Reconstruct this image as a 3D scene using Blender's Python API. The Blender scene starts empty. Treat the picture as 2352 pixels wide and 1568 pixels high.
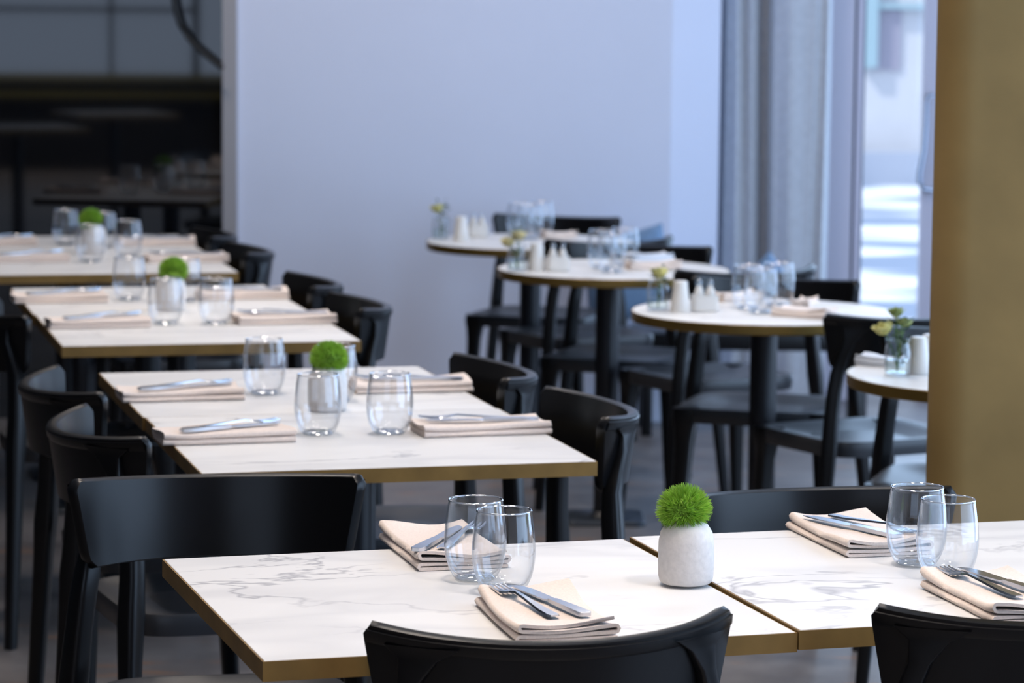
import bpy, bmesh, math, random
from math import sin, cos, pi, radians as rad
from mathutils import Vector, Matrix
random.seed(7)
S = bpy.context.scene
COL = S.collection

# ------------------------------------------------------------------ camera
FPX, W, H = 7000.0, 2352.0, 1568.0
PITCH, ROLL, TZ, CH = rad(6.47), rad(0.53), 0.74, 1.549
_F = Vector((0, cos(PITCH), -sin(PITCH))); _R = Vector((1, 0, 0)); _U = _R.cross(_F)
CR = _R * cos(ROLL) + _U * sin(ROLL); CU = _U * cos(ROLL) - _R * sin(ROLL)
cd = bpy.data.cameras.new('camera'); cam = bpy.data.objects.new('camera', cd); COL.objects.link(cam)
m = Matrix.Identity(4)
for i in range(3):
    m[i][0], m[i][1], m[i][2] = CR[i], CU[i], -_F[i]
m[2][3] = CH
cam.matrix_world = m
cd.sensor_width = 36; cd.lens = FPX / W * 36; cd.clip_end = 300
cd.dof.use_dof = True; cd.dof.focus_distance = 4.25; cd.dof.aperture_fstop = 7.0
S.camera = cam

def ray(px, py):
    return _F + CR * ((px - W / 2) / FPX) - CU * ((py - H / 2) / FPX)
def at(px, py, z=TZ):
    """world point seen at a pixel on the horizontal plane z"""
    d = ray(px, py); k = (z - CH) / d.z
    return Vector((d.x * k, d.y * k, z))
def atY(px, py, Y):
    d = ray(px, py); k = Y / d.y
    return Vector((d.x * k, Y, CH + d.z * k))

# ------------------------------------------------------------------ materials
def mat(name):
    mt = bpy.data.materials.new(name); mt.use_nodes = True
    nt = mt.node_tree; nt.nodes.clear()
    o = nt.nodes.new('ShaderNodeOutputMaterial')
    return mt, nt, o
def N(nt, t, **kw):
    n = nt.nodes.new(t)
    for k, v in kw.items():
        if k in n.inputs.keys(): n.inputs[k].default_value = v
        else: setattr(n, k, v)
    return n
def principled(name, col, rough=.5, metal=0, noise=0, scale=20, spec=.5, bump=0, trans=0, sheen=0, ior=1.5, coat=0):
    mt, nt, o = mat(name)
    p = N(nt, 'ShaderNodeBsdfPrincipled', Roughness=rough, Metallic=metal, IOR=ior)
    p.inputs['Base Color'].default_value = (*col, 1)
    p.inputs['Specular IOR Level'].default_value = spec
    if sheen: p.inputs['Sheen Weight'].default_value = sheen
    if coat: p.inputs['Coat Weight'].default_value = coat; p.inputs['Coat IOR'].default_value = 1.7; p.inputs['Coat Roughness'].default_value = .28
    if noise or bump:
        tc = N(nt, 'ShaderNodeTexCoord'); nz = N(nt, 'ShaderNodeTexNoise', Scale=scale, Detail=4.0)
        nt.links.new(tc.outputs['Object'], nz.inputs['Vector'])
        if noise:
            r = N(nt, 'ShaderNodeValToRGB')
            r.color_ramp.elements[0].position = .3; r.color_ramp.elements[1].position = .7
            r.color_ramp.elements[0].color = (*[c * (1 - noise) for c in col], 1)
            r.color_ramp.elements[1].color = (*[min(1, c * (1 + noise)) for c in col], 1)
            nt.links.new(nz.outputs['Fac'], r.inputs['Fac']); nt.links.new(r.outputs['Color'], p.inputs['Base Color'])
        if bump:
            b = N(nt, 'ShaderNodeBump', Strength=bump, Distance=.01)
            nt.links.new(nz.outputs['Fac'], b.inputs['Height']); nt.links.new(b.outputs['Normal'], p.inputs['Normal'])
    if trans:
        tr = N(nt, 'ShaderNodeBsdfTranslucent'); tr.inputs['Color'].default_value = (*col, 1)
        mx = N(nt, 'ShaderNodeMixShader', Fac=trans)
        nt.links.new(p.outputs[0], mx.inputs[1]); nt.links.new(tr.outputs[0], mx.inputs[2]); nt.links.new(mx.outputs[0], o.inputs[0])
    else:
        nt.links.new(p.outputs[0], o.inputs[0])
    return mt
def glass(name, tint=(1, 1, 1), edge=.9, rough=.02, power=2.5, lo=.03, dark=.6):
    """clear thin glass: see-through face on, mirror-like towards its edges"""
    mt, nt, o = mat(name)
    lw = N(nt, 'ShaderNodeLayerWeight', Blend=.5)
    pw = N(nt, 'ShaderNodeMath', operation='POWER'); pw.inputs[1].default_value = power
    mr = N(nt, 'ShaderNodeMapRange'); mr.inputs['To Min'].default_value = lo; mr.inputs['To Max'].default_value = edge
    nt.links.new(lw.outputs['Facing'], pw.inputs[0]); nt.links.new(pw.outputs[0], mr.inputs['Value'])
    t = N(nt, 'ShaderNodeBsdfTransparent')
    tc = N(nt, 'ShaderNodeMix', data_type='RGBA'); tc.inputs[6].default_value = (*tint, 1); tc.inputs[7].default_value = (*[c * dark for c in tint], 1)
    p2 = N(nt, 'ShaderNodeMath', operation='POWER'); p2.inputs[1].default_value = 5.0
    nt.links.new(lw.outputs['Facing'], p2.inputs[0]); nt.links.new(p2.outputs[0], tc.inputs[0]); nt.links.new(tc.outputs[2], t.inputs['Color'])
    g = N(nt, 'ShaderNodeBsdfGlossy', Roughness=rough); g.inputs['Color'].default_value = (.95, .97, 1, 1)
    mx = N(nt, 'ShaderNodeMixShader')
    nt.links.new(mr.outputs[0], mx.inputs[0]); nt.links.new(t.outputs[0], mx.inputs[1]); nt.links.new(g.outputs[0], mx.inputs[2])
    nt.links.new(mx.outputs[0], o.inputs[0])
    return mt
def marble():
    mt, nt, o = mat('white_marble')
    tc = N(nt, 'ShaderNodeTexCoord'); oi = N(nt, 'ShaderNodeObjectInfo')
    ml = N(nt, 'ShaderNodeMath', operation='MULTIPLY'); ml.inputs[1].default_value = 40
    ad = N(nt, 'ShaderNodeVectorMath', operation='ADD')
    nt.links.new(oi.outputs['Random'], ml.inputs[0]); nt.links.new(tc.outputs['Object'], ad.inputs[0]); nt.links.new(ml.outputs[0], ad.inputs[1])
    mp = N(nt, 'ShaderNodeMapping'); mp.inputs['Rotation'].default_value = (0, 0, .6); mp.inputs['Scale'].default_value = (1.0, 2.2, 1)
    nt.links.new(ad.outputs[0], mp.inputs[0])
    def vein(scale, width, det, dist):
        n = N(nt, 'ShaderNodeTexNoise', Scale=scale, Detail=det, Roughness=.55, Distortion=dist)
        nt.links.new(mp.outputs[0], n.inputs['Vector'])
        s = N(nt, 'ShaderNodeMath', operation='SUBTRACT'); s.inputs[1].default_value = .5
        a = N(nt, 'ShaderNodeMath', operation='ABSOLUTE')
        r = N(nt, 'ShaderNodeMapRange'); r.inputs['From Max'].default_value = width
        r.inputs['To Min'].default_value = 1; r.inputs['To Max'].default_value = 0
        nt.links.new(n.outputs['Fac'], s.inputs[0]); nt.links.new(s.outputs[0], a.inputs[0]); nt.links.new(a.outputs[0], r.inputs['Value'])
        return r.outputs[0]
    v1 = vein(1.9, .014, 5, .8); v2 = vein(1.3, .09, 3, .4)
    msk = N(nt, 'ShaderNodeTexNoise', Scale=2.3, Detail=1.0); nt.links.new(mp.outputs[0], msk.inputs['Vector'])
    mr = N(nt, 'ShaderNodeMapRange'); mr.inputs['From Min'].default_value = .42; mr.inputs['From Max'].default_value = .62
    nt.links.new(msk.outputs['Fac'], mr.inputs['Value'])
    mm = N(nt, 'ShaderNodeMath', operation='MULTIPLY'); nt.links.new(v1, mm.inputs[0]); nt.links.new(mr.outputs[0], mm.inputs[1])
    c1 = N(nt, 'ShaderNodeMix', data_type='RGBA'); c1.inputs[6].default_value = (.86, .85, .84, 1); c1.inputs[7].default_value = (.72, .715, .72, 1)
    c2 = N(nt, 'ShaderNodeMix', data_type='RGBA'); c2.inputs[7].default_value = (.46, .46, .48, 1)
    h = N(nt, 'ShaderNodeMath', operation='MULTIPLY'); h.inputs[1].default_value = .7
    nt.links.new(v2, h.inputs[0]); nt.links.new(h.outputs[0], c1.inputs[0])
    nt.links.new(mm.outputs[0], c2.inputs[0]); nt.links.new(c1.outputs[2], c2.inputs[6])
    p = N(nt, 'ShaderNodeBsdfPrincipled', Roughness=.42); p.inputs['Specular IOR Level'].default_value = .35
    nt.links.new(c2.outputs[2], p.inputs['Base Color']); nt.links.new(p.outputs[0], o.inputs[0])
    return mt
def carpet():
    mt, nt, o = mat('mottled_carpet')
    tc = N(nt, 'ShaderNodeTexCoord')
    n1 = N(nt, 'ShaderNodeTexNoise', Scale=2.2, Detail=6.0, Roughness=.7)
    mp = N(nt, 'ShaderNodeMapping'); mp.inputs['Scale'].default_value = (2.0, 9.0, 1)
    n2 = N(nt, 'ShaderNodeTexNoise', Scale=2.0, Detail=3.0, Roughness=.5)
    nt.links.new(tc.outputs['Object'], n1.inputs['Vector']); nt.links.new(tc.outputs['Object'], mp.inputs[0]); nt.links.new(mp.outputs[0], n2.inputs['Vector'])
    r1 = N(nt, 'ShaderNodeValToRGB'); e = r1.color_ramp.elements
    e[0].position = .3; e[0].color = (.08, .071, .073, 1); e[1].position = .72; e[1].color = (.26, .24, .232, 1)
    r2 = N(nt, 'ShaderNodeValToRGB'); e = r2.color_ramp.elements
    e[0].position = .62; e[0].color = (0, 0, 0, 1); e[1].position = .68; e[1].color = (.6, .6, .6, 1)
    c = N(nt, 'ShaderNodeMix', data_type='RGBA'); c.inputs[7].default_value = (.42, .18, .05, 1)
    nt.links.new(n1.outputs['Fac'], r1.inputs[0]); nt.links.new(n2.outputs['Fac'], r2.inputs[0])
    nt.links.new(r2.outputs[0], c.inputs[0]); nt.links.new(r1.outputs[0], c.inputs[6])
    p = N(nt, 'ShaderNodeBsdfPrincipled', Roughness=.40); p.inputs['Specular IOR Level'].default_value = .6
    nt.links.new(c.outputs[2], p.inputs['Base Color']); nt.links.new(p.outputs[0], o.inputs[0])
    return mt
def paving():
    mt, nt, o = mat('sun_patched_paving')
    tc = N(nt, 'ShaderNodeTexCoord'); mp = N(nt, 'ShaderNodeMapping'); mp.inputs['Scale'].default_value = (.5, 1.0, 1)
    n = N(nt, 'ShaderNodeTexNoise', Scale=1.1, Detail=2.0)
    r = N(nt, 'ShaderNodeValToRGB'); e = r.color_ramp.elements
    e[0].position = .45; e[0].color = (.26, .33, .45, 1); e[1].position = .56; e[1].color = (.9, .92, .95, 1)  # pale areas are sun patches painted into the ground colour
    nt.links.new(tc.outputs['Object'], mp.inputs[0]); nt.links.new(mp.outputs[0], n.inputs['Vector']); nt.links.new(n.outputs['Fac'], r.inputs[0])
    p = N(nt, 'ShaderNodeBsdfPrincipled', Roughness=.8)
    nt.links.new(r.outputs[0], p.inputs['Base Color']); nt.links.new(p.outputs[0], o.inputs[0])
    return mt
M = dict(
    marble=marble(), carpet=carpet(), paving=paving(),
    brass=principled('brushed_brass', (.30, .19, .055), .38, .75, noise=.12, scale=9),
    wood=principled('bronzed_edge', (.30, .175, .05), .45, .3, noise=.2, scale=14),
    black=principled('black_plastic', (.0045, .0045, .0055), .30, spec=.38),
    seat=principled('dark_seat', (.036, .038, .044), .38, spec=.55),
    steel_dark=principled('dark_steel', (.012, .013, .018), .35, .0, spec=.5),
    plate=principled('base_steel', (.06, .07, .085), .3, .6),
    glass=glass('clear_glass', (.985, .99, .995), .95, power=3.2, lo=.04),
    glassbase=glass('thick_glass', (.93, .96, .98), .8, power=1.2, lo=.12),
    glassrim=glass('glass_rim', (.95, .97, 1.0), .9, power=1.0, lo=.35),
    pane=glass('window_glass', (.97, .985, 1.0), .5, power=4, lo=.03),
    ceramic=principled('speckled_ceramic', (.82, .775, .745), .5, noise=.06, scale=130, bump=.05),
    porcelain=principled('white_porcelain', (.80, .77, .73), .3),
    linen=principled('beige_linen', (.90, .765, .68), .9, noise=.07, scale=300, sheen=.2, spec=.2),
    linen_white=principled('white_linen', (.75, .78, .84), .9, spec=.2, noise=.04, scale=300),
    steel=principled('polished_steel', (.68, .71, .77), .27, 1.0),
    green=principled('green_bristle', (.30, .52, .06), .6, noise=.35, scale=90, trans=.25),
    leaf=principled('dark_leaf', (.035, .085, .03), .55, noise=.3, scale=60, trans=.2),
    stem=principled('green_stem', (.10, .2, .05), .55),
    yellow=principled('yellow_petal', (.85, .80, .34), .6, noise=.12, scale=50, trans=.25),
    cream=principled('cream_petal', (.90, .82, .50), .6, noise=.12, scale=50, trans=.25),
    bud=principled('green_bud', (.45, .52, .20), .6, noise=.2, scale=60),
    water=glass('water', (.90, .95, .93), .5, power=3, lo=.04),
    wall=principled('painted_wall', (.80, .838, .985), .75, noise=.012, scale=3, spec=.3),
    ceil=principled('ceiling_paint', (.55, .55, .55), .9),
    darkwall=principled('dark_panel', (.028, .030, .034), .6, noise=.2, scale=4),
    mirror=principled('dark_glass', (.004, .0045, .006), .03, spec=.5, ior=1.75),
    trim=principled('grey_trim', (.42, .40, .41), .5),
    ochre=principled('ochre_plaster', (.36, .24, .09), .55, .0, noise=.14, scale=5, bump=.03, spec=.4),
    curtain=principled('grey_curtain', (.70, .70, .72), .9, noise=.07, scale=40, trans=.14, sheen=.1, spec=.1),
    frame=principled('lavender_frame', (.74, .70, .80), .4),
    framed=principled('grey_gasket', (.16, .18, .23), .5),
    chrome=principled('chrome', (.5, .55, .65), .15, 1.0),
    cushion=principled('blue_cushion', (.17, .28, .44), .85, noise=.1, scale=60, sheen=.2),
    facade=principled('pale_facade', (.60, .60, .62), .85, noise=.06, scale=1.5),
    plinth=principled('grey_plinth', (.42, .46, .54), .8),
    facwin=principled('facade_glass', (.35, .33, .40), .3),
    facframe=principled('teal_frame', (.36, .50, .54), .5),
    cable=principled('black_cable', (.012, .012, .012), .5),
    olive=principled('olive_sill', (.50, .45, .14), .5),
)

# ------------------------------------------------------------------ mesh helpers
def finish(name, bm, m, smooth=True, angle=40):
    bmesh.ops.remove_doubles(bm, verts=bm.verts, dist=1e-6)
    bmesh.ops.recalc_face_normals(bm, faces=bm.faces)
    me = bpy.data.meshes.new(name); bm.to_mesh(me); bm.free()
    me.materials.append(m)
    if smooth:
        for p in me.polygons: p.use_smooth = True
        me.set_sharp_from_angle(angle=rad(angle))
    return me
def obj(name, me, parent=None, loc=(0, 0, 0), rz=0, kind=None):
    o = bpy.data.objects.new(name, me); COL.objects.link(o)
    o.location = loc; o.rotation_euler = (0, 0, rz)
    if parent: o.parent = parent
    if kind: o['kind'] = kind
    return o
def thing(name, label, cat, loc=(0, 0, 0), rz=0, group=None):
    o = bpy.data.objects.new(name, None); COL.objects.link(o)
    o.empty_display_size = .05
    o.location = loc; o.rotation_euler = (0, 0, rz)
    return tag(o, label, cat, group)
def tag(o, label, cat, group=None):
    o['label'] = label; o['category'] = cat
    if group: o['group'] = group
    return o
def ringloft(bm, rings, cap0=True, cap1=True, closed=True):
    vs = [[bm.verts.new(p) for p in r] for r in rings]
    n = len(vs[0])
    for a, b in zip(vs, vs[1:]):
        for i in range(n if closed else n - 1):
            j = (i + 1) % n
            bm.faces.new((a[i], a[j], b[j], b[i]))
    if cap0: bm.faces.new(list(reversed(vs[0])))
    if cap1: bm.faces.new(vs[-1])
def lathe(bm, prof, n=40, c=(0, 0, 0), cap0=False, cap1=False):
    rings = [[(c[0] + r * cos(2 * pi * i / n), c[1] + r * sin(2 * pi * i / n), c[2] + z) for i in range(n)] for r, z in prof]
    ringloft(bm, rings, cap0, cap1)
def box(bm, c, s, rz=0, bev=0):
    r = bmesh.ops.create_cube(bm, size=1, matrix=Matrix.Translation(c) @ Matrix.Rotation(rz, 4, 'Z') @ Matrix.Diagonal((*s, 1)))
    if bev:
        es = list({e for v in r['verts'] for e in v.link_edges})
        bmesh.ops.bevel(bm, geom=es, offset=bev, segments=2, affect='EDGES', profile=.6)
def tube(bm, pts, radii, n=10, squash=None):
    """round tube along a path; radii may be a number or per point"""
    pts = [Vector(p) for p in pts]
    if not hasattr(radii, '__len__'): radii = [radii] * len(pts)
    rings = []; up = Vector((0, 0, 1))
    for i, p in enumerate(pts):
        t = (pts[min(i + 1, len(pts) - 1)] - pts[max(i - 1, 0)]).normalized()
        u = up if abs(t.z) < .9 else Vector((0, 1, 0))
        a = t.cross(u).normalized(); b = t.cross(a).normalized()
        k = squash or 1
        rings.append([p + a * cos(2 * pi * j / n) * radii[i] + b * sin(2 * pi * j / n) * radii[i] * k for j in range(n)])
    ringloft(bm, rings)
def rrect(hx, hy, r, n=5):
    r = min(r, hx * .99, hy * .99); out = []
    for cx, cy, a0 in ((hx - r, hy - r, 0), (-hx + r, hy - r, 90), (-hx + r, -hy + r, 180), (hx - r, -hy + r, 270)):
        for k in range(n + 1):
            a = rad(a0 + 90 * k / n); out.append((cx + r * cos(a), cy + r * sin(a)))
    return out

# ------------------------------------------------------------------ dining chair
BR, BT, BY = .303, rad(52), -.262          # radius, half angle and middle of the curved backrest
def backrest_mesh():
    bm = bmesh.new(); nu, nv = 40, 12
    def P(s, v, off):
        rv = .13
        th = BT * (.935 + .065 * v)
        if v > 1 - rv: th -= .045 * (1 - math.sqrt(max(0, 1 - ((v - 1 + rv) / rv) ** 2)))
        if v < .18: th -= .055 * (1 - math.sqrt(max(0, 1 - ((.18 - v) / .18) ** 2)))
        a = s * th
        r = BR + off - .018 * (1 - v)
        z1 = .774 + .012 * s * s; z0 = .650
        return Vector((r * sin(a), BY + BR - r * cos(a), z0 + (z1 - z0) * v))
    def grid(off):
        return [[bm.verts.new(P(-1 + 2 * i / nu, j / nv, off)) for j in range(nv + 1)] for i in range(nu + 1)]
    out, inn = grid(0.0), grid(-.020)
    for i in range(nu):
        for j in range(nv):
            bm.faces.new((out[i][j], out[i + 1][j], out[i + 1][j + 1], out[i][j + 1]))
            bm.faces.new((inn[i][j], inn[i][j + 1], inn[i + 1][j + 1], inn[i + 1][j]))
    path = [(i, 0) for i in range(nu)] + [(nu, j) for j in range(nv)] + [(i, nv) for i in range(nu, 0, -1)] + [(0, j) for j in range(nv, 0, -1)]
    rim = []
    for (i, j) in path:
        a, b = out[i][j].co, inn[i][j].co
        c = (a + b) / 2; d = Vector((0, 0, 0))
        if j == nv: d.z += .004
        if j == 0: d.z -= .004
        if i in (0, nu):
            s = -1 if i == 0 else 1
            d += Vector((cos(BT) * s, sin(BT), 0)) * .004
        rim.append(bm.verts.new(c + d))
    n = len(path)
    for k in range(n):
        (i, j), (i2, j2) = path[k], path[(k + 1) % n]
        bm.faces.new((out[i][j], rim[k], rim[(k + 1) % n], out[i2][j2]))
        bm.faces.new((inn[i][j], inn[i2][j2], rim[(k + 1) % n], rim[k]))
    # raised band along the upper outer edge
    rows = []
    for (v, off) in ((.97, .0), (.96, .003), (.87, .003), (.84, .0)):
        rows.append([P(-1 + 2 * i / nu, v, off) if 0 < i < nu else P(-.985 if i == 0 else .985, v, off) for i in range(nu + 1)])
    vs = [[bm.verts.new(p) for p in r] for r in rows]
    for a, b in zip(vs, vs[1:]):
        for i in range(nu): bm.faces.new((a[i], b[i], b[i + 1], a[i + 1]))
    return finish('backrest', bm, M['black'], angle=50)
def rear_leg_mesh(sg):
    bm = bmesh.new(); a = rad(38)
    T = Vector((cos(a), sin(a), 0)); Rr = Vector((sin(a), -cos(a), 0))     # along the curve, outwards
    base = Vector((BR * sin(a), BY + BR - BR * cos(a), 0))
    # z, shift out, shift along, half width, half depth
    sec = [(.766, -.001, -.012, .050, .003), (.750, -.001, -.008, .026, .004), (.721, -.003, .004, .015, .008), (.681, -.008, .020, .0155, .012), (.646, -.012, .031, .018, .016),
           (.60, -.008, .038, .0185, .019), (.54, -.002, .043, .0185, .0195), (.468, .006, .046, .020, .022), (.40, .013, .049, .018, .019), (.30, .023, .055, .0165, .0175), (.15, .039, .063, .015, .0155), (.0, .054, .070, .0135, .0135)]
    rings = []
    for z, so, sa, hw, hd in sec:
        c = base + Rr * so + T * sa
        rings.append([((c.x + T.x * p + Rr.x * q) * sg, c.y + T.y * p + Rr.y * q, z) for p, q in rrect(hw, hd, min(hw, hd) * .55, 3)])
    ringloft(bm, rings)
    return finish('leg', bm, M['black'])
def front_leg_mesh(sg):
    bm = bmesh.new()
    sec = [(.466, .178, .184, .034, .032), (.445, .178, .185, .036, .034), (.415, .182, .189, .027, .026), (.38, .184, .192, .0225, .022), (.30, .187, .196, .020, .020), (.15, .196, .206, .0175, .0175), (0, .206, .217, .0145, .0145)]
    rings = [[((x + p) * sg, y + q, z) for p, q in rrect(hw, hd, min(hw, hd) * .55, 3)] for z, x, y, hw, hd in sec]
    ringloft(bm, rings)
    return finish('leg', bm, M['black'])
def seat_mesh():
    bm = bmesh.new(); n = 64
    def outl(k, z, dy=0):
        r = []
        for i in range(n):
            t = 2 * pi * i / n; c, s = cos(t), sin(t)
            x = math.copysign(abs(c) ** .42, c); y = math.copysign(abs(s) ** .42, s)
            wx = .205 + .010 * y
            r.append((wx * k * x, .030 + .196 * k * y, z + .014 - (.010 * (1 - k) / .3 if k < .99 and z > .44 else 0)))
        return r
    rings = [outl(.02, .452), outl(.5, .452), outl(.8, .453), outl(.93, .456), outl(.985, .454), outl(1.0, .446), outl(.998, .43), outl(.985, .414), outl(.92, .414), outl(.90, .436), outl(.02, .436)]
    ringloft(bm, rings)
    return finish('seat', bm, M['seat'], angle=60)
CH_M = dict(seat=seat_mesh(), backrest=backrest_mesh(), legs=[rear_leg_mesh(-1), rear_leg_mesh(1), front_leg_mesh(-1), front_leg_mesh(1)])
def chair(label, group, px, py, side, yaw):
    """place a chair by one tip of its backrest (side -1 = sitter's left) and the way it faces"""
    p = at(px, py, .786); a = rad(yaw)
    lx, ly = side * BR * sin(BT), BY + BR - BR * cos(BT)
    loc = (p.x - (lx * cos(a) - ly * sin(a)), p.y - (lx * sin(a) + ly * cos(a)), 0)
    t = thing('dining_chair', label, 'chair', loc, a, group)
    obj('seat', CH_M['seat'], t); obj('backrest', CH_M['backrest'], t)
    for l in CH_M['legs']: obj('leg', l, t)
    return t

# ------------------------------------------------------------------ tables
TW, TT = .70, .026
def square_top():
    bm = bmesh.new(); box(bm, (0, 0, -.006), (TW - .004, TW - .004, .012), bev=.0015)
    return finish('tabletop', bm, M['marble'], smooth=False)
def square_edge():
    bm = bmesh.new()
    o = [(-1, -1), (1, -1), (1, 1), (-1, 1)]; h = TW / 2; i = h - .004
    rings = [[(x * i, y * i, -.0008) for x, y in o], [(x * h, y * h, -.0008) for x, y in o], [(x * h, y * h, -TT) for x, y in o], [(x * (h - .03), y * (h - .03), -TT) for x, y in o], [(x * (h - .03), y * (h - .03), -.012) for x, y in o]]
    ringloft(bm, rings, False, False)
    return finish('edge_band', bm, M['wood'], smooth=False)
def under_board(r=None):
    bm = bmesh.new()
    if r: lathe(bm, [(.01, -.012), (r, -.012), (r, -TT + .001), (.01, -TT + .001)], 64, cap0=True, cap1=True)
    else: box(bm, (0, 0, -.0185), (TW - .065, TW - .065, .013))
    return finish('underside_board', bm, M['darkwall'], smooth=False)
def round_top(r):
    bm = bmesh.new(); lathe(bm, [(.001, 0), (r - .005, 0), (r - .0035, -.0015), (r - .0035, -.012), (.001, -.012)], 96, cap0=True, cap1=True)
    return finish('tabletop', bm, M['marble'])
def round_edge(r):
    bm = bmesh.new(); lathe(bm, [(r - .0035, -.0008), (r - .001, -.0004), (r, -.002), (r, -TT + .002), (r - .002, -TT), (r - .03, -TT), (r - .03, -.012)], 96)
    return finish('edge_band', bm, M['brass'], angle=30)
def column_mesh():
    bm = bmesh.new()
    lathe(bm, [(.09, TZ - TT), (.09, TZ - TT - .006), (.036, TZ - TT - .008), (.035, .06), (.036, .03), (.05, .015)], 32, cap0=True, cap1=True)
    return finish('pedestal_column', bm, M['steel_dark'])
def plate_mesh():
    bm = bmesh.new()
    rings = [[(x, y, 0) for x, y in rrect(.118, .118, .03)], [(x, y, .010) for x, y in rrect(.118, .118, .03)], [(x, y, .014) for x, y in rrect(.114, .114, .028)]]
    ringloft(bm, rings)
    return finish('base_plate', bm, M['plate'])
RR = .347
SQ = dict(top=square_top(), edge=square_edge(), under=under_board()); RD = dict(top=round_top(RR), edge=round_edge(RR), under=under_board(RR - .03))
COLM, PLATEM = column_mesh(), plate_mesh()
def table(kind, label, group, x, y, yaw, dz=0, off=(0, 0)):
    t = thing('square_table' if kind == 's' else 'round_table', label, 'table', (x, y, 0), rad(yaw), group)
    d = SQ if kind == 's' else RD
    obj('tabletop', d['top'], t, (0, 0, TZ + dz)); obj('edge_band', d['edge'], t, (0, 0, TZ + dz)); obj('underside_board', d['under'], t, (0, 0, TZ + dz))
    obj('pedestal_column', COLM, t, (*off, dz)); obj('base_plate', PLATEM, t, (*off, 0))
    return t
def rot(x, y, a): return (x * cos(a) - y * sin(a), x * sin(a) + y * cos(a))
gS = 'square marble tables'
Y1, Y2, Y3, Y4 = 16.6, 14.6, 13.9, 13.3
table('s', 'front square marble table with bare left end, two napkins and two glasses', gS, -.065, 4.085, Y1, 0, (-.03, .045))
bx, by = -.065 + rot(TW / 2 + .002, TW / 2, rad(Y1))[0], 4.085 + rot(TW / 2 + .002, TW / 2, rad(Y1))[1]
yb = Y1 - .6; dx, dy = rot(TW / 2, -TW / 2, rad(yb))
table('s', 'front square marble table joined on the right, nearest the ochre column', gS, bx + dx + .007, by + dy, yb, .003)
for (cx, cy, yaw, nm) in ((-.3654, 5.874, Y2, 'second'), (-.8642, 7.716, Y3, 'third'), (-1.3034, 9.4614, Y4, 'rearmost')):
    for s, w in ((-1, 'near'), (1, 'far')):
        ox, oy = rot(-.002 * s, s * (TW / 2 + .0008), rad(yaw))
        table('s', f'square marble table forming the {w} half of the {nm} row of tables', gS, cx + ox, cy + oy, yaw, 0, {'second near': (0, .04), 'second far': (-.04, -.04), 'third near': (-.012, .115), 'third far': (-.02, 0), 'rearmost near': (-.07, 0), 'rearmost far': (-.06, -.06)}[nm + ' ' + w])
p = at(978, 556); R4 = (p.x + RR, p.y + .07)
R3, R2 = (.3012, 9.088), (.656, 7.887)
p = at(1946, 858); R1 = (p.x + RR, p.y)
gR = 'round marble tables'
RT = [('round marble table half hidden by the ochre column', R1), ('round marble table second from the ochre column, with three tumblers', R2),
      ('round marble table third from the ochre column', R3), ('round marble table nearest the pale back wall', R4)]
for (l, (x, y)), of in zip(RT, ((-.04, 0), (0, 0), (-.02, -.125), (0, .04))): table('r', l, gR, x, y, 0, 0, of)

# ------------------------------------------------------------------ chairs
gA, gB, gC = 'black chairs at the front tables', 'black chairs at the square table rows', 'black chairs at the round tables'
chair('black chair facing us behind the bare left end of the front table', gA, 150, 1106, 1, 190)
chair('black chair facing us behind the front table, before the ochre column', gA, 2203, 1120, -1, 196)
chair('black chair seen from behind, its curved back fully in view at the front table', gA, 829, 1432, -1, 14)
chair('black chair seen from behind, cut off by the lower right corner of the photo', gA, 1996, 1392, -1, 15)
chair('black chair right of the second table row, at its near place', gB, 1391, 964, -1, 103)
chair('black chair right of the second table row, at its far place', gB, 1161, 874, -1, 104)
chair('black chair left of the second table row, at its near place', gB, 340, 1009, 1, -69)
chair('black chair left of the second table row, at its far place', gB, 238, 906, 1, -71)
chair('black chair right of the third table row, at its near place', gB, 829, 713, -1, 103)
chair('black chair right of the third table row, at its far place', gB, 719, 661, -1, 103)
chair('black chair left of the third table row, cut by the photo edge', gB, 63, 728, 1, -72)
chair('black chair right of the rearmost table row, at its near place', gB, 565, 584, -1, 103)
chair('black chair right of the rearmost table row, nearest the dark glass', gB, 483, 546, -1, 103)
chair('black chair facing us against the pale wall, behind the rearmost round table', gC, 1128, 491, 1, 162)
chair('black chair turned away from us at the round table nearest the wall', gC, 1245, 550, -1, 27)
chair('black chair facing us behind the third round table from the column', gC, 1640, 568, -1, 163)
chair('black chair turned away from us at the third round table from the column', gC, 1544, 620, -1, 27)
chair('black chair facing us before the curtain, behind the second round table', gC, 1980, 646, -1, 166)
chair('black chair turned away from us beside the column, near the second round table', gC, 1887, 722, -1, 27)
chair('black chair behind the round table that the column half hides', gC, 2016, 750, 1, 165)

# ------------------------------------------------------------------ tumblers
def tumbler():
    bm = bmesh.new()
    o = [(.004, .001), (.024, .001), (.031, .008), (.0375, .024), (.0407, .045), (.0402, .064), (.0382, .084), (.0352, .104)]
    i = [(.0342, .104), (.037, .084), (.0388, .064), (.0393, .045), (.0362, .025), (.029, .011), (.018, .0065), (.002, .006)]
    def sm(pr):
        q = []
        for k in range(len(pr) - 1):
            p0, p1, p2, p3 = pr[max(k - 1, 0)], pr[k], pr[k + 1], pr[min(k + 2, len(pr) - 1)]
            for t in (0, .33, .67):
                q.append(tuple(.5 * (2 * b + (c - a) * t + (2 * a - 5 * b + 4 * c - d) * t * t + (3 * b - a - 3 * c + d) * t ** 3) for a, b, c, d in zip(p0, p1, p2, p3)))
        return q + [pr[-1]]
    lathe(bm, sm(o) + [(.0349, .1052)] + sm(i), 48)
    return finish('bowl', bm, M['glass'], angle=80)
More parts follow.
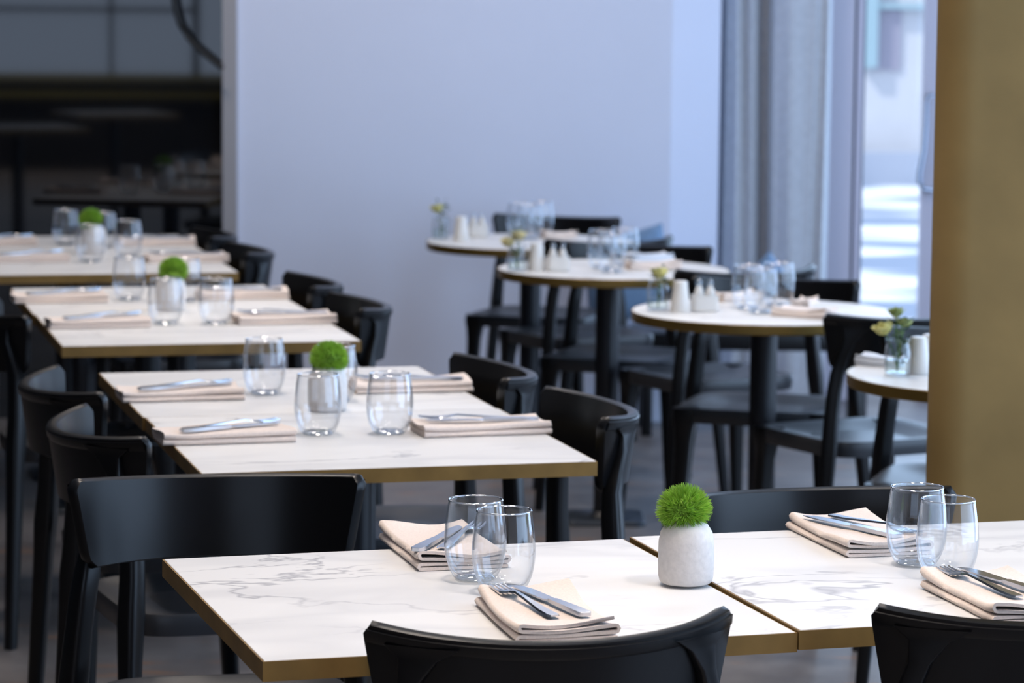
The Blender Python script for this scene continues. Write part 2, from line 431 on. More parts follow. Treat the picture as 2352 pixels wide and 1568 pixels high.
def tumbler_foot():
    bm = bmesh.new(); lathe(bm, [(.002, .0), (.0235, .0), (.026, .0025), (.022, .0062), (.002, .0068)], 40, cap0=True, cap1=True)
    return finish('base', bm, M['glassbase'], angle=60)
def tumbler_rim():
    bm = bmesh.new(); lathe(bm, [(.0335, .1042), (.0341, .1052), (.0349, .1057), (.0356, .1052), (.0361, .1042), (.0349, .1036), (.0335, .1042)], 48)
    return finish('rim', bm, M['glassrim'], angle=80)
TUM, TUMF, TUMR = tumbler(), tumbler_foot(), tumbler_rim()
def place_tumbler(label, group, px, py, s=1.07, dz=0):
    p = at(px, py, TZ + dz); t = thing('glass_tumbler', label, 'glass', p + Vector((0, 0, .0006)), random.random(), group)
    t.scale = (s, s, s)
    obj('bowl', TUM, t); obj('rim', TUMR, t); obj('base', TUMF, t)
gG, gGR = 'tumblers on the square tables', 'tumblers on the round tables'
place_tumbler('clear tumbler on the front table before the chair with bare end, the rear of two', gG, 1091, 1330)
place_tumbler('clear tumbler on the front table overlapping a near napkin, the front of two', gG, 1156, 1358)
place_tumbler('clear tumbler nearest the column on the front table, the rear of two', gG, 2103, 1296, dz=.003)
place_tumbler('clear tumbler at the right of the front table, the front of two', gG, 2174, 1328, dz=.003)
for nm, pts in (('second', ((607, 905), (730, 998), (895, 996), (771, 921))), ('third', ((297, 689), (380, 745), (497, 744), (425, 692))), ('rearmost', ((151, 562), (208, 602), (294, 590), (237, 569)))):
    for w, (px, py) in zip(('at its far left place', 'at its near left place', 'at its near right place', 'behind the stone vase'), pts):
        place_tumbler(f'clear stemless tumbler on the {nm} square table row, {w}', gG, px, py)
for nm, pts in (('second from the column', ((1718, 709), (1747, 719), (1787, 703))), ('third from the column', ((1382, 616), (1405, 625), (1434, 610))), ('nearest the back wall', ((1193, 543), (1217, 549), (1243, 540)))):
    for w, (px, py) in zip(('left', 'middle', 'right'), pts):
        place_tumbler(f'clear tumbler, {w} of three, on the round table {nm}', gGR, px, py, 1.08)

# ------------------------------------------------------------------ stone vases with green pompom flowers
def vase_mesh():
    bm = bmesh.new()
    lathe(bm, [(.002, 0), (.033, 0), (.0365, .003), (.0382, .010), (.0388, .035), (.0385, .058), (.036, .071), (.030, .081), (.022, .0865), (.0165, .089), (.0155, .093), (.0165, .096), (.0135, .096), (.0125, .09), (.013, .06), (.002, .055)], 48, cap0=True, cap1=True)
    return finish('stone_vase', bm, M['ceramic'], angle=50)
def pompom_mesh(seed):
    rnd = random.Random(seed); bm = bmesh.new()
    core = bmesh.ops.create_icosphere(bm, subdivisions=3, radius=1)
    for v in core['verts']:
        v.co = Vector((v.co.x * .029, v.co.y * .029, v.co.z * (.026 if v.co.z > 0 else .018)))
    for k in range(2600):
        z = rnd.uniform(-.75, 1); a = rnd.uniform(0, 2 * pi); r = math.sqrt(1 - z * z)
        d = Vector((r * cos(a), r * sin(a), z))
        p = Vector((d.x * .027, d.y * .027, d.z * (.025 if z > 0 else .018)))
        l = rnd.uniform(.009, .0145)
        q = d + Vector((rnd.uniform(-.3, .3), rnd.uniform(-.3, .3), rnd.uniform(-.15, .3)))
        q.normalize()
        s = q.cross(Vector((rnd.uniform(-1, 1), rnd.uniform(-1, 1), rnd.uniform(-1, 1)))).normalized() * .0009
        e = p + q * l
        bm.faces.new([bm.verts.new(x) for x in (p - s, p + s, e + s * .25, e - s * .25)])
    me = bpy.data.meshes.new('flower_head'); bm.to_mesh(me); bm.free(); me.materials.append(M['green'])
    for p in me.polygons: p.use_smooth = True
    return me
VASE = vase_mesh(); POM = [pompom_mesh(3), pompom_mesh(4)]
def stem_mesh(h, r=.0016, bend=(0, 0)):
    bm = bmesh.new(); tube(bm, [(0, 0, 0), (bend[0] * .3, bend[1] * .3, h * .5), (bend[0], bend[1], h)], r, 8)
    return finish('stem', bm, M['stem'])
def place_vase(where, px, py, bx, by, h, tilt, dz=0):
    p = at(px, py, TZ + dz); o = obj('stone_vase', VASE, None, p + Vector((0, 0, .0006)))
    tag(o, f'pale rounded stone vase holding a green pompom flower {where}', 'vase', 'stone vases')
    f = thing('pompom_flower', f'bright green bristly pompom flower in the stone vase {where}', 'flower', p + Vector((0, 0, .058)), 0, 'green pompom flowers')
    obj('stem', stem_mesh(h - .01, .002, (bx, by)), f)
    hd = obj('flower_head', POM[hash(where) % 2 if False else len(where) % 2], f, (bx, by, h)); hd.rotation_euler = tilt
place_vase('on the front table seam', 1575, 1338, -.004, 0, .044, (0, -.1, 0), .003)
place_vase('on the second table row', 752, 943, .003, 0, .044, (.1, .1, 1))
place_vase('on the third table row', 392, 712, .008, -.004, .044, (.15, .5, 2))
place_vase('on the rearmost table row', 216, 582, -.010, 0, .046, (.1, -.55, .5))

# ------------------------------------------------------------------ napkins and cutlery
def napkin_mesh(L, Wd, seed, layers=4, loose=1.0):
    """one cloth folded back and forth: folded edges show along the long sides"""
    rnd = random.Random(seed); bm = bmesh.new(); nx = 22; th = .0022
    prof = []                                            # centre line over (y, z)
    z = .0026; h = Wd / 2; gap = .0050
    for k in range(layers):
        sgn = 1 if k % 2 == 0 else -1
        w0 = h - .0012 * k
        ys = [(-1 + 2 * i / 7) * (w0 - .004) * sgn for i in range(8)]
        for y in ys: prof.append([y, z])
        if k < layers - 1:
            for a in (-60, 0, 60):
                prof.append([sgn * (w0 - .004 + .004 * cos(rad(a))), z + gap / 2 + gap / 2 * sin(rad(a))])
        z += gap
    ph = [rnd.uniform(0, 6) for _ in range(6)]
    rings = []
    for i in range(nx + 1):
        u = i / nx; x = (u - .5) * L
        pts = []
        for k, (y, zz) in enumerate(prof):
            f = zz / .02
            bulge = loose * (.0035 * sin(u * 5 + ph[0]) + .003 * max(0, sin(u * 7 + ph[1] + y * 30))) * f * f * (.35 + .65 * (y / h) ** 2)
            edge = loose * .006 * f * f * (abs(u - .5) * 2) ** 4 * (.5 + .5 * sin(ph[2] + y * 40))
            xs = x + loose * (.004 * f * sin(ph[3] + k * .35))
            pts.append(Vector((xs, y + loose * .003 * sin(u * 4 + ph[4]) * f, max(zz + max(bulge, -.0006) + edge, .0018))))
        rings.append(pts)
    nrm = []
    ringsv = []
    for pts in rings:
        up, dn = [], []
        for k, p in enumerate(pts):
            t = pts[min(k + 1, len(pts) - 1)] - pts[max(k - 1, 0)]
            n = Vector((0, -t.z, t.y)).normalized() * th
            up.append(p + n); dn.append(p - n)
        ringsv.append(up + list(reversed(dn)))
    for r in ringsv:
        for p in r: p.z = max(p.z, .0003)
    ringloft(bm, ringsv)
    return finish('folded_napkin', bm, M['linen'], angle=75)
NAP = [napkin_mesh(.243, .115, s) for s in (1, 2, 3)] + [napkin_mesh(.25, .135, s, 4, 1.5) for s in (11, 12, 13)]
NAPW = NAP[0].copy(); NAPW.materials.clear(); NAPW.materials.append(M['linen_white'])
def fork_parts():
    bm = bmesh.new()
    def bar(pts, hw, ht): # flat bar along x
        ringloft(bm, [[(x, y - w, z - t), (x, y + w, z - t), (x, y + w * .8, z + t), (x, y - w * .8, z + t)] for (x, y, z), w, t in zip(pts, hw, ht)])
    bar([(-.10, 0, .0015), (-.095, 0, .0015), (-.06, 0, .002), (-.0, 0, .006), (.03, 0, .008), (.042, 0, .0065)], [.006, .009, .0075, .0038, .003, .006], [.001, .0013, .0013, .0015, .0014, .0012])
    h = finish('handle', bm, M['steel'])
    bm = bmesh.new()
    bar([(.041, 0, .0066), (.048, 0, .005), (.058, 0, .0036), (.064, 0, .0032)], [.0055, .0105, .0125, .0122], [.0011] * 4)
    for k in range(4):
        y = -.0102 + k * .0068
        bar([(.063, y, .0033), (.08, y, .0032), (.098, y * .95, .0052), (.102, y * .95, .0062)], [.0019, .0016, .0013, .0006], [.001, .001, .0008, .0005])
    return h, finish('tines', bm, M['steel'])
def knife_parts():
    bm = bmesh.new()
    def bar(pts, hw, ht):
        ringloft(bm, [[(x, y - w, z - t), (x, y + w, z - t), (x, y + w, z + t), (x, y - w, z + t)] for (x, y, z), w, t in zip(pts, hw, ht)])
    bar([(-.105, 0, .003), (-.10, 0, .003), (-.05, 0, .003), (-.005, 0, .003), (.0, 0, .003)], [.005, .0085, .0075, .006, .005], [.0022, .003, .003, .0025, .002])
    h = finish('handle', bm, M['steel'])
    bm = bmesh.new()
    bar([(-.002, 0, .0026), (.01, .0005, .0026), (.07, .001, .0026), (.095, .002, .0026), (.108, .006, .0026)], [.005, .0085, .0095, .007, .001], [.0011, .0011, .001, .0008, .0005])
    return h, finish('blade', bm, M['steel'])
FK, KN = fork_parts(), knife_parts()
def cutlery(kind, label, loc, rz, group, tilt=0):
    t = thing('dinner_' + kind, label, kind, loc, rz, group); t.rotation_euler = (0, tilt, rz)
    a, b = FK if kind == 'fork' else KN
    obj('handle', a, t); obj('tines' if kind == 'fork' else 'blade', b, t)
def setting(where, px, py, yaw, mesh, fo=None, ko=None, zt=.0235, sc=1, dz=0):
    """napkin centred on a pixel of the table plane; fo / ko = fork and knife (x, y, turn) on the napkin"""
    p = at(px, py, TZ + dz); a = rad(yaw)
    o = obj('folded_napkin', mesh, None, p + Vector((0, 0, .0004)), a)
    o.scale = (sc, sc, 1)
    tag(o, f'beige folded linen napkin {where}', 'napkin', 'folded beige napkins')
    for kind, c in (('fork', fo), ('knife', ko)):
        if not c: continue
        x, y = rot(c[0], c[1], a)
        cutlery(kind, f'steel {kind} resting on the napkin {where}', (p.x + x, p.y + y, p.z + zt), a + rad(c[2]), 'steel ' + ('forks' if kind == 'fork' else 'knives') + ' on napkins')
setting('behind the two tumblers of the front table', 1020, 1272, 90 + 15, NAP[3], (.005, -.026, -30), (-.01, .010, -32))
setting('before the chair whose back is fully in view', 1254, 1428, 90 + 13, NAP[4], (.018, .024, 9), (.014, -.010, 12))
setting('by the rear tumbler nearest the column', 1972, 1243, 90 + 16, NAP[5], (.0, -.024, -162), (-.01, .014, 18), dz=.003)
setting('cut off by the right edge of the photo', 2305, 1388, 90 + 14, NAP[3], (.03, .022, 8), (.03, -.014, 10), dz=.003)
for nm, yaw, pts in (('second', Y2, ((413, 914), (515, 1010), (942, 895), (1103, 992))), ('third', Y3, ((137, 692), (224, 749), (555, 684), (652, 740))), ('rearmost', Y4, ((-5, 562), (62, 600), (360, 562), (428, 600)))):
    for k, (w, (px, py)) in enumerate(zip(('far left', 'near left', 'far right', 'near right'), pts)):
        lf = k % 2 if k < 2 else k
        ang = (18, 20, -10, -9)[k]
        setting(f'at the {w} place of the {nm} table row', px, py, 180 + yaw + (0, 1, -1, 1)[k], NAP[k % 3], (-.015, -.022, 180 + ang) if k < 2 else (.01, -.016, ang), (-.01, .012, 180 + ang) if k < 2 else (.0, .016, ang))
setting('beside the tumblers on the second round table', 1848, 727, -32, NAP[4], sc=.62)
setting('behind the tumblers on the second round table', 1692, 690, 30, NAP[3], sc=.5)
setting('crumpled at the rear of the second round table', 1848, 706, 70, NAP[5], sc=.38)
setting('beside the flower stems on the third round table', 1500, 618, 10, NAP[4], sc=.62)
setting('behind the tumblers of the round table nearest the wall', 1284, 547, 15, NAP[5], sc=.45)
p = at(1488, 603); o = obj('folded_napkin', NAPW, None, p + Vector((0, 0, .0004)), rad(28)); o.scale = (.6, .6, 1.3); tag(o, 'white folded napkin at the rear of the third round table', 'napkin')

# ------------------------------------------------------------------ round table centrepieces
def jar_mesh():
    bm = bmesh.new()
    lathe(bm, [(.002, .0), (.027, 0), (.0285, .003), (.0285, .05), (.026, .064), (.0235, .070), (.0255, .078), (.0245, .078), (.0225, .070), (.025, .063), (.0273, .05), (.0273, .006), (.002, .005)], 36)
    return finish('glass_jar', bm, M['glass'], angle=70)
def water_mesh():
    bm = bmesh.new(); lathe(bm, [(.002, .0055), (.0268, .0062), (.0268, .034), (.002, .034)], 32, cap0=True, cap1=True)
    return finish('water', bm, M['water'], angle=40)
def shaker_mesh():
    bm = bmesh.new()
    lathe(bm, [(.002, 0), (.0255, 0), (.0265, .003), (.024, .03), (.0195, .062), (.018, .076), (.0165, .0795), (.012, .0805), (.002, .081)], 36, cap0=True, cap1=True)
    return finish('shaker', bm, M['porcelain'], angle=50)
def dish_mesh():
    bm = bmesh.new()
    r = [[(x, y, z) for x, y in rrect(hx, hy, .012)] for hx, hy, z in ((.030, .02, 0), (.034, .024, .004), (.0345, .0245, .042), (.0325, .0225, .042), (.032, .022, .008), (.004, .004, .007))]
    ringloft(bm, r)
    return finish('condiment_dish', bm, M['porcelain'], angle=40)
def cruet_mesh():
    bm = bmesh.new(); lathe(bm, [(.002, 0), (.0125, 0), (.0135, .003), (.013, .036), (.009, .05), (.0055, .056), (.0055, .06)], 24, cap0=True, cap1=True)
    return finish('body', bm, M['porcelain'], angle=50)
def cruet_cap():
    bm = bmesh.new(); lathe(bm, [(.006, .058), (.007, .061), (.0062, .068), (.003, .074), (.0005, .075)], 24, cap0=True, cap1=True)
    return finish('cap', bm, M['glassbase'], angle=50)
def rose_mesh(mt, seed, r=.017):
    rnd = random.Random(seed); bm = bmesh.new()
    for ring, (n, rr, tilt, s) in enumerate(((3, .003, .05, .8), (5, .006, .2, .95), (6, .009, .42, 1.0), (7, .012, .7, .95))):
        for k in range(n):
            a = 2 * pi * k / n + ring * .6 + rnd.uniform(-.15, .15)
            R = Matrix.Rotation(a, 4, 'Z')
            g = []
            for i in range(5):
                row = []
                for j in range(5):
                    u = (i / 4 - .5) * 2; v = j / 4
                    wd = r * .62 * s * math.sqrt(max(.05, 1 - (2 * v - 1.05) ** 2 * .85))
                    y = rr * .6 + sin(tilt) * v * r * s * .95 + .25 * r * v * v * (ring > 1)
                    z = cos(tilt) * v * r * 1.05 * s - .15 * r * u * u
                    row.append(bm.verts.new(R @ Vector((u * wd, y - abs(u) ** 2 * r * .28, z))))
                g.append(row)
            for i in range(4):
                for j in range(4): bm.faces.new((g[i][j], g[i + 1][j], g[i + 1][j + 1], g[i][j + 1]))
    me = bpy.data.meshes.new('bloom'); bm.to_mesh(me); bm.free(); me.materials.append(mt)
    for p in me.polygons: p.use_smooth = True
    return me
def leaves_mesh(seed, n=16, h=.09, spread=.03, size=.013):
    rnd = random.Random(seed); bm = bmesh.new()
    for k in range(n):
        t = rnd.uniform(.12, 1); a = rnd.uniform(0, 2 * pi)
        c = Vector((cos(a) * spread * t * rnd.uniform(.2, 1), sin(a) * spread * t * rnd.uniform(.2, 1), h * t))
        d = Vector((cos(a), sin(a), rnd.uniform(-.1, .9))).normalized(); s = d.cross(Vector((0, 0, 1))).normalized()
        l = size * rnd.uniform(.7, 1.3); n_ = s.cross(d)
        pts = [c, c + d * l * .5 + s * l * .32 + n_ * .002, c + d * l, c + d * l * .5 - s * l * .32 + n_ * .002]
        bm.faces.new([bm.verts.new(q) for q in pts])
    me = bpy.data.meshes.new('leaves'); bm.to_mesh(me); bm.free(); me.materials.append(M['leaf'])
    return me
def sprig_stem(h, bend, r=.0011):
    return stem_mesh(h, r, bend)
JAR, WAT, SHK, DISH, CRU, CAP = jar_mesh(), water_mesh(), shaker_mesh(), dish_mesh(), cruet_mesh(), cruet_cap()
def centre(where, jar, shk, dish, blooms, sprig, s=1.0):
    if jar:
        p = at(*jar) + Vector((0, 0, .0006))
        t = thing('glass_jar', f'small clear glass jar of flowers and water on {where}', 'jar', p, 0, 'glass flower jars')
        obj('jar_wall', JAR, t); obj('water', WAT, t)
        for k, (dx, dy, h, mt, desc) in enumerate(blooms):
            f = thing('cut_flower', f'{desc} in the glass jar on {where}'.replace('the round table', 'the table'), 'flower', p + Vector((0, 0, .008)), 0, 'cut flowers in jars')
            obj('stem', stem_mesh(h, .0015, (dx, dy)), f)
            b = obj('bloom', rose_mesh(M[mt], k + 5, .025 if mt != 'bud' else .018), f, (dx, dy, h - .002)); b.rotation_euler = (dy * -6, dx * 9, k)
        if sprig:
            f = thing('leafy_sprig', f'dark green leafy sprig in the glass jar on {where}', 'foliage', p + Vector((0, 0, .008)), 0, 'leafy sprigs in jars')
            obj('stem', stem_mesh(sprig[2], .0012, (sprig[0] * .6, sprig[1])), f)
            lv = obj('leaves', leaves_mesh(len(where), int(sprig[3] * 1.8), sprig[2] * 1.1, .026, .02), f, (sprig[0] * .35, 0, 0))
    if shk:
        o = obj('ceramic_shaker', SHK, None, at(*shk) + Vector((0, 0, .0006))); tag(o, f'tapered white ceramic shaker on {where}', 'shaker', 'ceramic shakers')
    if dish:
        p = at(*dish) + Vector((0, 0, .0006)); o = obj('condiment_dish', DISH, None, p, rad(8)); tag(o, f'low white dish of small pointed bottles on {where}', 'dish', 'condiment dishes')
        for k, (dx, w) in enumerate(((-.0145, 'left'), (.0145, 'right'))):
            t = thing('condiment_bottle', f'{w} of two pointed bottles on ' + where, 'bottle', p + Vector((dx, .002, .0085)), 0, 'condiment bottles')
            obj('body', CRU, t); obj('cap', CAP, t)
Wn = ('the round table beside the column', 'the second round table from the column', 'the third round table from the column', 'the round table nearest the wall')
centre(Wn[0], (2061, 862), (2108, 858), None, ((-.030, .0, .085, 'yellow', 'yellowish rosebud leaning left'), (.014, .01, .10, 'bud', 'pale green bloom'), (-.004, .012, .122, 'bud', 'tallest small green bloom')), (.012, .0, .105, 30))
centre(Wn[1], (1511, 714), (1562, 716), (1618, 715), ((.002, 0, .082, 'yellow', 'round yellow bloom'),), (.030, .0, .095, 18))
centre(Wn[2], (1188, 622), (1232, 621), (1281, 622), ((.004, .006, .088, 'cream', 'cream yellow bloom'), (-.026, .0, .068, 'cream', 'lower cream bloom')), (.006, .0, .11, 14))
centre(Wn[3], (1012, 549), (1059, 553), (1097, 544), ((-.012, 0, .085, 'yellow', 'soft yellow bloom'),), (.016, .0, .115, 18))
p = at(2136, 852) + Vector((0, 0, .0006)); o = obj('ceramic_shaker', SHK, None, p); tag(o, 'second white ceramic shaker, half hidden by the column edge', 'shaker', 'ceramic shakers')
p = at(2020, 839); o = obj('folded_napkin', NAPW, None, p + Vector((0, 0, .0004)), rad(-30)); o.scale = (.4, .5, 1); tag(o, 'white folded napkin at the rear of the table beside the column', 'napkin')

# ------------------------------------------------------------------ the room
def struct(name, bm, m, smooth=False, angle=40, parent=None):
    o = obj(name, finish(name, bm, m, smooth, angle), parent)
    if not parent: o['kind'] = 'structure'
    return o
YWALL = 11.95; PHI = rad(2.5); MY = 11.03                      # back wall plane: y = MY + tan(PHI) (x + 1.5)
def wy(x): return MY + math.tan(PHI) * (x + 1.5)
CZ = 3.3; XL, XR, YB = -5.5, 2.9, -5.0
def quadbox(bm, a, b, th, z0, z1):
    """upright slab from plan point a to b, thickness th away from the room (to the left of a->b)"""
    a, b = Vector((*a, 0)), Vector((*b, 0)); d = (b - a).normalized(); n = Vector((-d.y, d.x, 0)) * th
    rings = [[(p.x, p.y, z) for p in (a, b, b + n, a + n)] for z in (z0, z1)]
    ringloft(bm, rings)
bm = bmesh.new(); box(bm, ((XL + XR) / 2, 3.6, -.05), (XR - XL + .6, 17.4, .1)); struct('floor', bm, M['carpet'])
bm = bmesh.new(); box(bm, ((XL + XR) / 2, 3.6, CZ + .05), (XR - XL + .6, 17.4, .1)); struct('ceiling', bm, M['ceil'])
xg = (524 - W / 2) * 11.0 / FPX                 # where the dark glass meets the pale wall
bm = bmesh.new(); quadbox(bm, (xg, wy(xg) - .03), (.57, wy(.57) - .03), .2, 0, CZ); struct('wall_back', bm, M['wall'])
bm = bmesh.new(); quadbox(bm, (.57, wy(.57) - .03), (.752, wy(.57) + .06), .1, 0, CZ); quadbox(bm, (.752, wy(.57) + .06), (.80, YWALL), .1, 0, CZ); struct('wall_return', bm, M['wall'])
bm = bmesh.new(); quadbox(bm, (XL, wy(XL)), (xg, wy(xg)), .08, 0, CZ); o = struct('window_1', bm, M['mirror']); o['label'] = 'dark reflective glass partition left of the pale wall'
bm = bmesh.new(); quadbox(bm, (xg - .026, wy(xg) - .05), (xg + .026, wy(xg) - .05), .06, 0, CZ); struct('trim_1', bm, M['trim'])
bm = bmesh.new(); quadbox(bm, (XL, YB), (XL, wy(XL)), .15, 0, CZ); struct('wall_left', bm, M['darkwall'])
# ochre column beside the round tables
bm = bmesh.new(); rc = .34
rings = [[(1.126 + x * cos(.15) + y * sin(.15), 5.68 - x * sin(.15) + y * cos(.15), z) for x, y in rrect(rc, .12, .078, 14)] for z in (0, CZ)]
ringloft(bm, rings); o = struct('pillar_1', bm, M['ochre'], True); o['label'] = 'broad ochre plaster column with rounded corners'
# rear wall with a wide window (met in the dark glass)
bm = bmesh.new()
def rearbox(x0, x1, z0, z1, th=.15): box(bm, ((x0 + x1) / 2, YB - th / 2, (z0 + z1) / 2), (x1 - x0, th, z1 - z0))
nrm = Vector((-sin(PHI), cos(PHI), 0)); mp0 = Vector((-1.5, MY, 0))
def refl(px, py, Y=YB):
    """point on the rear wall met at a pixel by way of the dark glass"""
    o_ = Vector((0, 0, CH)); d = ray(px, py)
    t = (mp0 - o_).dot(nrm) / d.dot(nrm); q = o_ + d * t
    e = d - nrm * (2 * d.dot(nrm)); k = (Y - q.y) / e.y
    return q + e * k
za = refl(220, 172).z; xa = refl(442, 100).x; xb = refl(458, 100).x; xc = refl(255, 100).x
rearbox(XL, XR + .2, 0, za); rearbox(XL, XR + .2, 2.9, CZ); rearbox(min(xa, xb), max(xa, xb), za, 2.9); rearbox(xb + 1.6, XR + .2, za, 2.9)
struct('wall_rear', bm, M['darkwall'])
bm = bmesh.new(); box(bm, (XL / 2, YB + .05, za - .02), (-XL + 4, .14, .06)); box(bm, (XL / 2, YB + .05, za - .17), (-XL + 4, .14, .045)); struct('trim_2', bm, M['olive'])
bm = bmesh.new(); box(bm, (xc, YB - .05, (za + 2.9) / 2), (.035, .05, 2.9 - za)); box(bm, ((XL + xa) / 2, YB - .05, refl(220, 22).z), (xa - XL, .05, .04)); struct('trim_3', bm, M['framed'])
def refl_z(px, py, z=TZ):
    o_ = Vector((0, 0, CH)); d = ray(px, py); t = (mp0 - o_).dot(nrm) / d.dot(nrm); q = o_ + d * t
    e = d - nrm * (2 * d.dot(nrm)); return q + e * ((z - q.z) / e.z)
for (px, py, l) in ((262, 258, 'square marble table met only as a dim reflection high in the dark glass'), (40, 290, 'square marble table met only as a reflection at the left edge of the dark glass')):
    q = refl_z(px, py); table('s', l, gS, q.x, q.y, -20)
# right wall: solid below, long window band above
bm = bmesh.new()
for (y0, y1, z0, z1) in ((YB, 11.6, 0, .25), (YB, 11.6, 2.95, CZ), (YB, 1.8, .25, 2.95), (5.2, 5.6, .25, 2.95), (8.2, 8.6, 0, CZ), (10.3, 12.2, 0, CZ)):
    box(bm, (XR + .1, (y0 + y1) / 2, (z0 + z1) / 2), (.2, y1 - y0, z1 - z0))
struct('wall_right', bm, M['wall'])
# back window bay with glazed door
YW = 11.80
def xw(px): return (px - W / 2) * YW / FPX
bm = bmesh.new()
for (a, b, d) in ((1884, 1893, .05), (1893, 1950, .10), (1958, 1972, .08)):
    box(bm, ((xw(a) + xw(b)) / 2, YW - d / 2 + .05, 1.6), (xw(b) - xw(a), d, 3.2))
fr = struct('window_2', bm, M['frame'])
bm = bmesh.new()
for (a, b) in ((1893, 1898), (1950, 1958), (1972, 1978)): box(bm, ((xw(a) + xw(b)) / 2, YW + .02, 1.6), (xw(b) - xw(a), .05, 3.2))
struct('gasket', bm, M['framed'], parent=fr)
bm = bmesh.new(); box(bm, ((xw(1975) + xw(2112)) / 2, YW + .03, 1.6), (xw(2112) - xw(1975), .008, 3.2)); struct('pane', bm, M['pane'], parent=fr)
bm = bmesh.new(); box(bm, (xw(2135), YW + .0, 1.6), (xw(2158) - xw(2113), .07, 3.2)); box(bm, (2.75, YW, 1.6), (.3, .07, 3.2)); box(bm, (2.2, YW, .1), (1.1, .07, .2))
dr = struct('door_1', bm, M['frame'])
bm = bmesh.new(); box(bm, (2.1, YW + .01, 1.7), (1.05, .008, 3.0)); struct('pane', bm, M['pane'], parent=dr)
hp = [atY(x, y, YW - .07) for x, y in ((2142, 219), (2130, 222), (2129, 240), (2127, 290), (2122, 350), (2113, 395), (2112, 420), (2120, 434), (2142, 438))]
bm = bmesh.new(); tube(bm, [hp[0] + Vector((0, .05, 0))] + hp + [hp[-1] + Vector((0, .05, 0))], [.008] * 4 + [.010, .011, .012, .012, .011, .009, .009], 12); struct('handle', bm, M['chrome'], True, parent=dr)
bm = bmesh.new(); quadbox(bm, (.80, YW + .05), (xw(1886), YW + .05), .1, 0, CZ); struct('wall_window_side', bm, M['wall'])
# curtain
bm = bmesh.new(); n = 120; xs0, xs1 = xw(1642), xw(1886)
cp = [(1642, .02), (1650, -.03), (1668, -.06), (1690, -.01), (1706, -.05), (1722, .0), (1738, .09), (1752, .09), (1764, -.07), (1800, -.10), (1840, -.08), (1856, -.05), (1868, -.07), (1880, 0), (1888, .04)]
def cy(px):
    for (a, ya), (b, yb_) in zip(cp, cp[1:]):
        if px <= b:
            t = (px - a) / (b - a); t = t * t * (3 - 2 * t); return ya + (yb_ - ya) * t
    return cp[-1][1]
rows = []
for j in range(13):
    z = .02 + 3.2 * j / 12
    rows.append([(xw(1642 + 246 * i / n) + .012 * sin(z * 1.3 + i * .05) * (1 if 5 < i < n - 5 else .3), YW - .22 + cy(1642 + 246 * i / n) * (1.15 - .12 * z) + .006 * sin(z * 2 + i * .2), z) for i in range(n + 1)])
vs = [[bm.verts.new(q) for q in r] for r in rows]
for a, b in zip(vs, vs[1:]):
    for i in range(n): bm.faces.new((a[i], a[i + 1], b[i + 1], b[i]))
o = obj('curtain', finish('curtain', bm, M['curtain'], True, 180)); tag(o, 'long pale grey curtain hanging in soft folds beside the bright window', 'curtain')
# low bench with blue cushions under the curtain
t = thing('low_bench', 'low dark bench against the curtain, mostly hidden by the black chairs', 'bench', (.86, 10.86, 0), 0)
bm = bmesh.new(); box(bm, (0, 0, .34), (.86, .34, .06), bev=.012); obj('seat', finish('seat', bm, M['black']), t)
for sx in (-1, 1):
    for sy in (-1, 1):
        bm = bmesh.new(); box(bm, (sx * .38, sy * .13, .155), (.04, .04, .31), bev=.005); obj('leg', finish('leg', bm, M['black']), t)
def cushion_mesh(w, h, th):
    bm = bmesh.new(); n = 16
    def P(u, v, s):
        k = (1 - u ** 4) * (1 - v ** 4)
        pin = 1 - .10 * (1 - abs(u * v)) * max(abs(u), abs(v)) ** 3
        return Vector((u * w / 2 * pin, s * th / 2 * k ** .6, v * h / 2 * pin))
    for s in (-1, 1):
        g = [[bm.verts.new(P(-1 + 2 * i / n, -1 + 2 * j / n, s)) for j in range(n + 1)] for i in range(n + 1)]
        for i in range(n):
            for j in range(n): bm.faces.new((g[i][j], g[i + 1][j], g[i + 1][j + 1], g[i][j + 1]))
    return finish('cushion', bm, M['cushion'], True, 100)
CUS = cushion_mesh(.33, .33, .10)
def cushion(label, px, py, Y, corner_lean, ry, sc=1):
    p = atY(px, py, Y); o = obj('cushion', CUS, None, (p.x, Y, p.z)); o.rotation_euler = (-.2, ry, .0); o.scale = (sc, 1, sc); tag(o, label, 'cushion', 'blue cushions on the bench')
cushion('blue cushion on the bench left of the curtain, one pointed corner up', 1440, 636, 10.88, 0, -.22)
cushion('blue cushion whose tip shows before the curtain', 1762, 665, 10.88, 0, -.74, .6)
# cable looping before the dark glass
pts = [atY(x, y, 10.93) for x, y in ((396, -60), (400, 0), (405, 30), (414, 58), (432, 86), (452, 108), (480, 132), (512, 158))]
bm = bmesh.new(); tube(bm, pts, .010, 10); o = obj('hanging_cable', finish('hanging_cable', bm, M['cable'])); tag(o, 'black cable curving down before the dark glass', 'cable')
# street outside
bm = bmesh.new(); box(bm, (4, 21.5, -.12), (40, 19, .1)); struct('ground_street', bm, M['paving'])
FY = 27.0
bm = bmesh.new(); box(bm, (6, FY + .5, 4), (30, 1, 8.4)); fc = struct('building_facade', bm, M['facade']); fc['kind'] = 'structure'
def fbox(bm, x0, y0, x1, y1, d0, d1):
    a, b = atY(x0, y0, FY), atY(x1, y1, FY)
    box(bm, ((a.x + b.x) / 2, FY - (d0 + d1) / 2, (a.z + b.z) / 2), (abs(b.x - a.x), abs(d1 - d0), abs(b.z - a.z)))
bm = bmesh.new(); fbox(bm, 2008, 22, 2066, 160, -.02, .03); struct('window_glass', bm, M['facwin'], parent=fc)
bm = bmesh.new(); fbox(bm, 1985, -200, 2012, 155, 0, .12); fbox(bm, 2005, 8, 2250, 22, 0, .1); struct('window_frame', bm, M['facframe'], parent=fc)
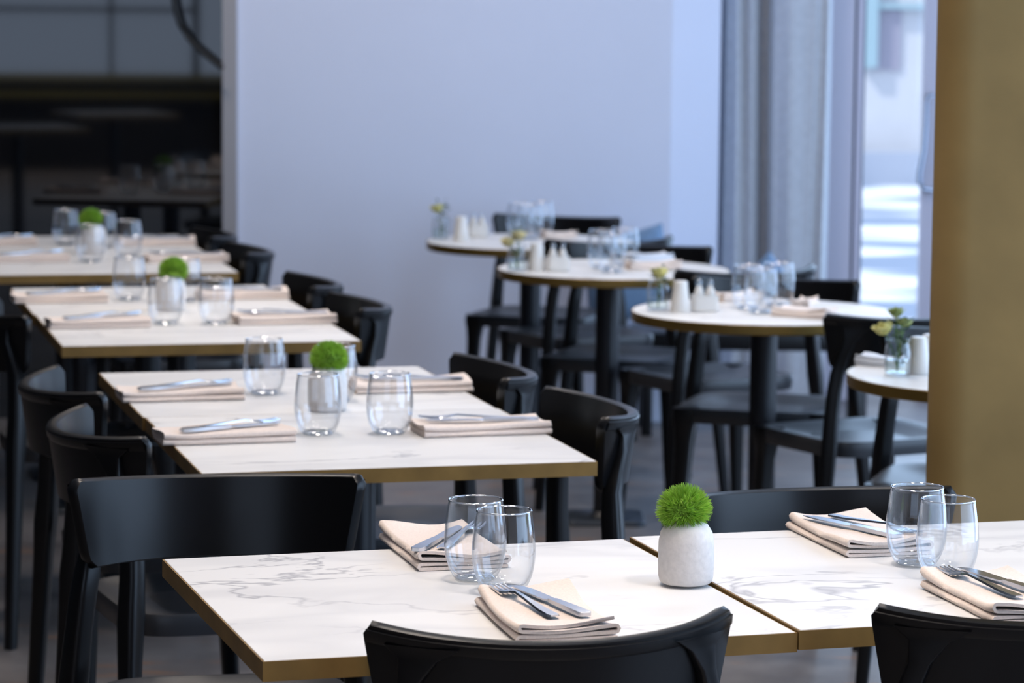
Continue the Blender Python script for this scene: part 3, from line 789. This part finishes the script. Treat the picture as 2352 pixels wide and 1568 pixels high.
bm = bmesh.new(); fbox(bm, 1800, 345, 2400, 425, 0, .25); struct('plinth', bm, M['plinth'], parent=fc)

# ------------------------------------------------------------------ light
def area(name, loc, rotv, sx, sy, power, col, spread=180):
    l = bpy.data.lights.new(name, 'AREA'); l.shape = 'RECTANGLE'; l.size = sx; l.size_y = sy; l.energy = power; l.color = col; l.spread = rad(spread)
    o = bpy.data.objects.new(name, l); COL.objects.link(o); o.location = loc; o.rotation_euler = rotv
    return o
DAY = (.46, .69, 1.0)
for k, (y, w, pw) in enumerate(((3.5, 3.2, 62), (6.9, 2.5, 56), (9.45, 1.6, 17))):
    area(f'window_light_{k}', (XR - .03, y, 1.6), (0, rad(90), 0), 2.6, w, pw, DAY)
area('bay_light', (1.95, YW - .12, 1.6), (rad(-90), 0, 0), 1.2, 2.6, 34, DAY)
for k, (x, y) in enumerate(((.1, 4.1), (-.4, 5.8), (-.9, 7.7), (-1.3, 9.5), (.7, 7.6), (.3, 9.4), (1.1, 3.4), (-.3, 2.3), (.9, 1.2), (-2.6, -3.2), (-3.6, 1.0))):  # lamps over the table rows; those near and behind the camera are added fill
    area(f'ceiling_and_fill_lamp_{k}', (x, y, CZ - .04), (0, 0, 0), .35, .35, (11, 11, 11, 13, 9, 13, 12, 12, 12, 45, 12)[k], (1, .87, .76), 160 if k in (3, 5) else 110)
sun = bpy.data.lights.new('sun', 'SUN'); sun.energy = 2.6; sun.angle = rad(1); sun.color = (1, .97, .92)
so = bpy.data.objects.new('sun', sun); COL.objects.link(so); so.rotation_euler = Vector((.55, .35, -.75)).to_track_quat('-Z', 'Y').to_euler()
w = bpy.data.worlds.new('world'); S.world = w; w.use_nodes = True
bg = w.node_tree.nodes['Background']; bg.inputs[0].default_value = (.60, .745, 1, 1); bg.inputs[1].default_value = 1.6

S.view_settings.view_transform = 'Standard'; S.view_settings.look = 'None'; S.view_settings.exposure = 0
c = S.cycles
c.use_denoising = True; c.use_adaptive_sampling = True; c.adaptive_threshold = .015; c.max_bounces = 10; c.diffuse_bounces = 3; c.glossy_bounces = 4; c.transparent_max_bounces = 40; c.caustics_reflective = False; c.caustics_refractive = False
c.sample_clamp_indirect = 6
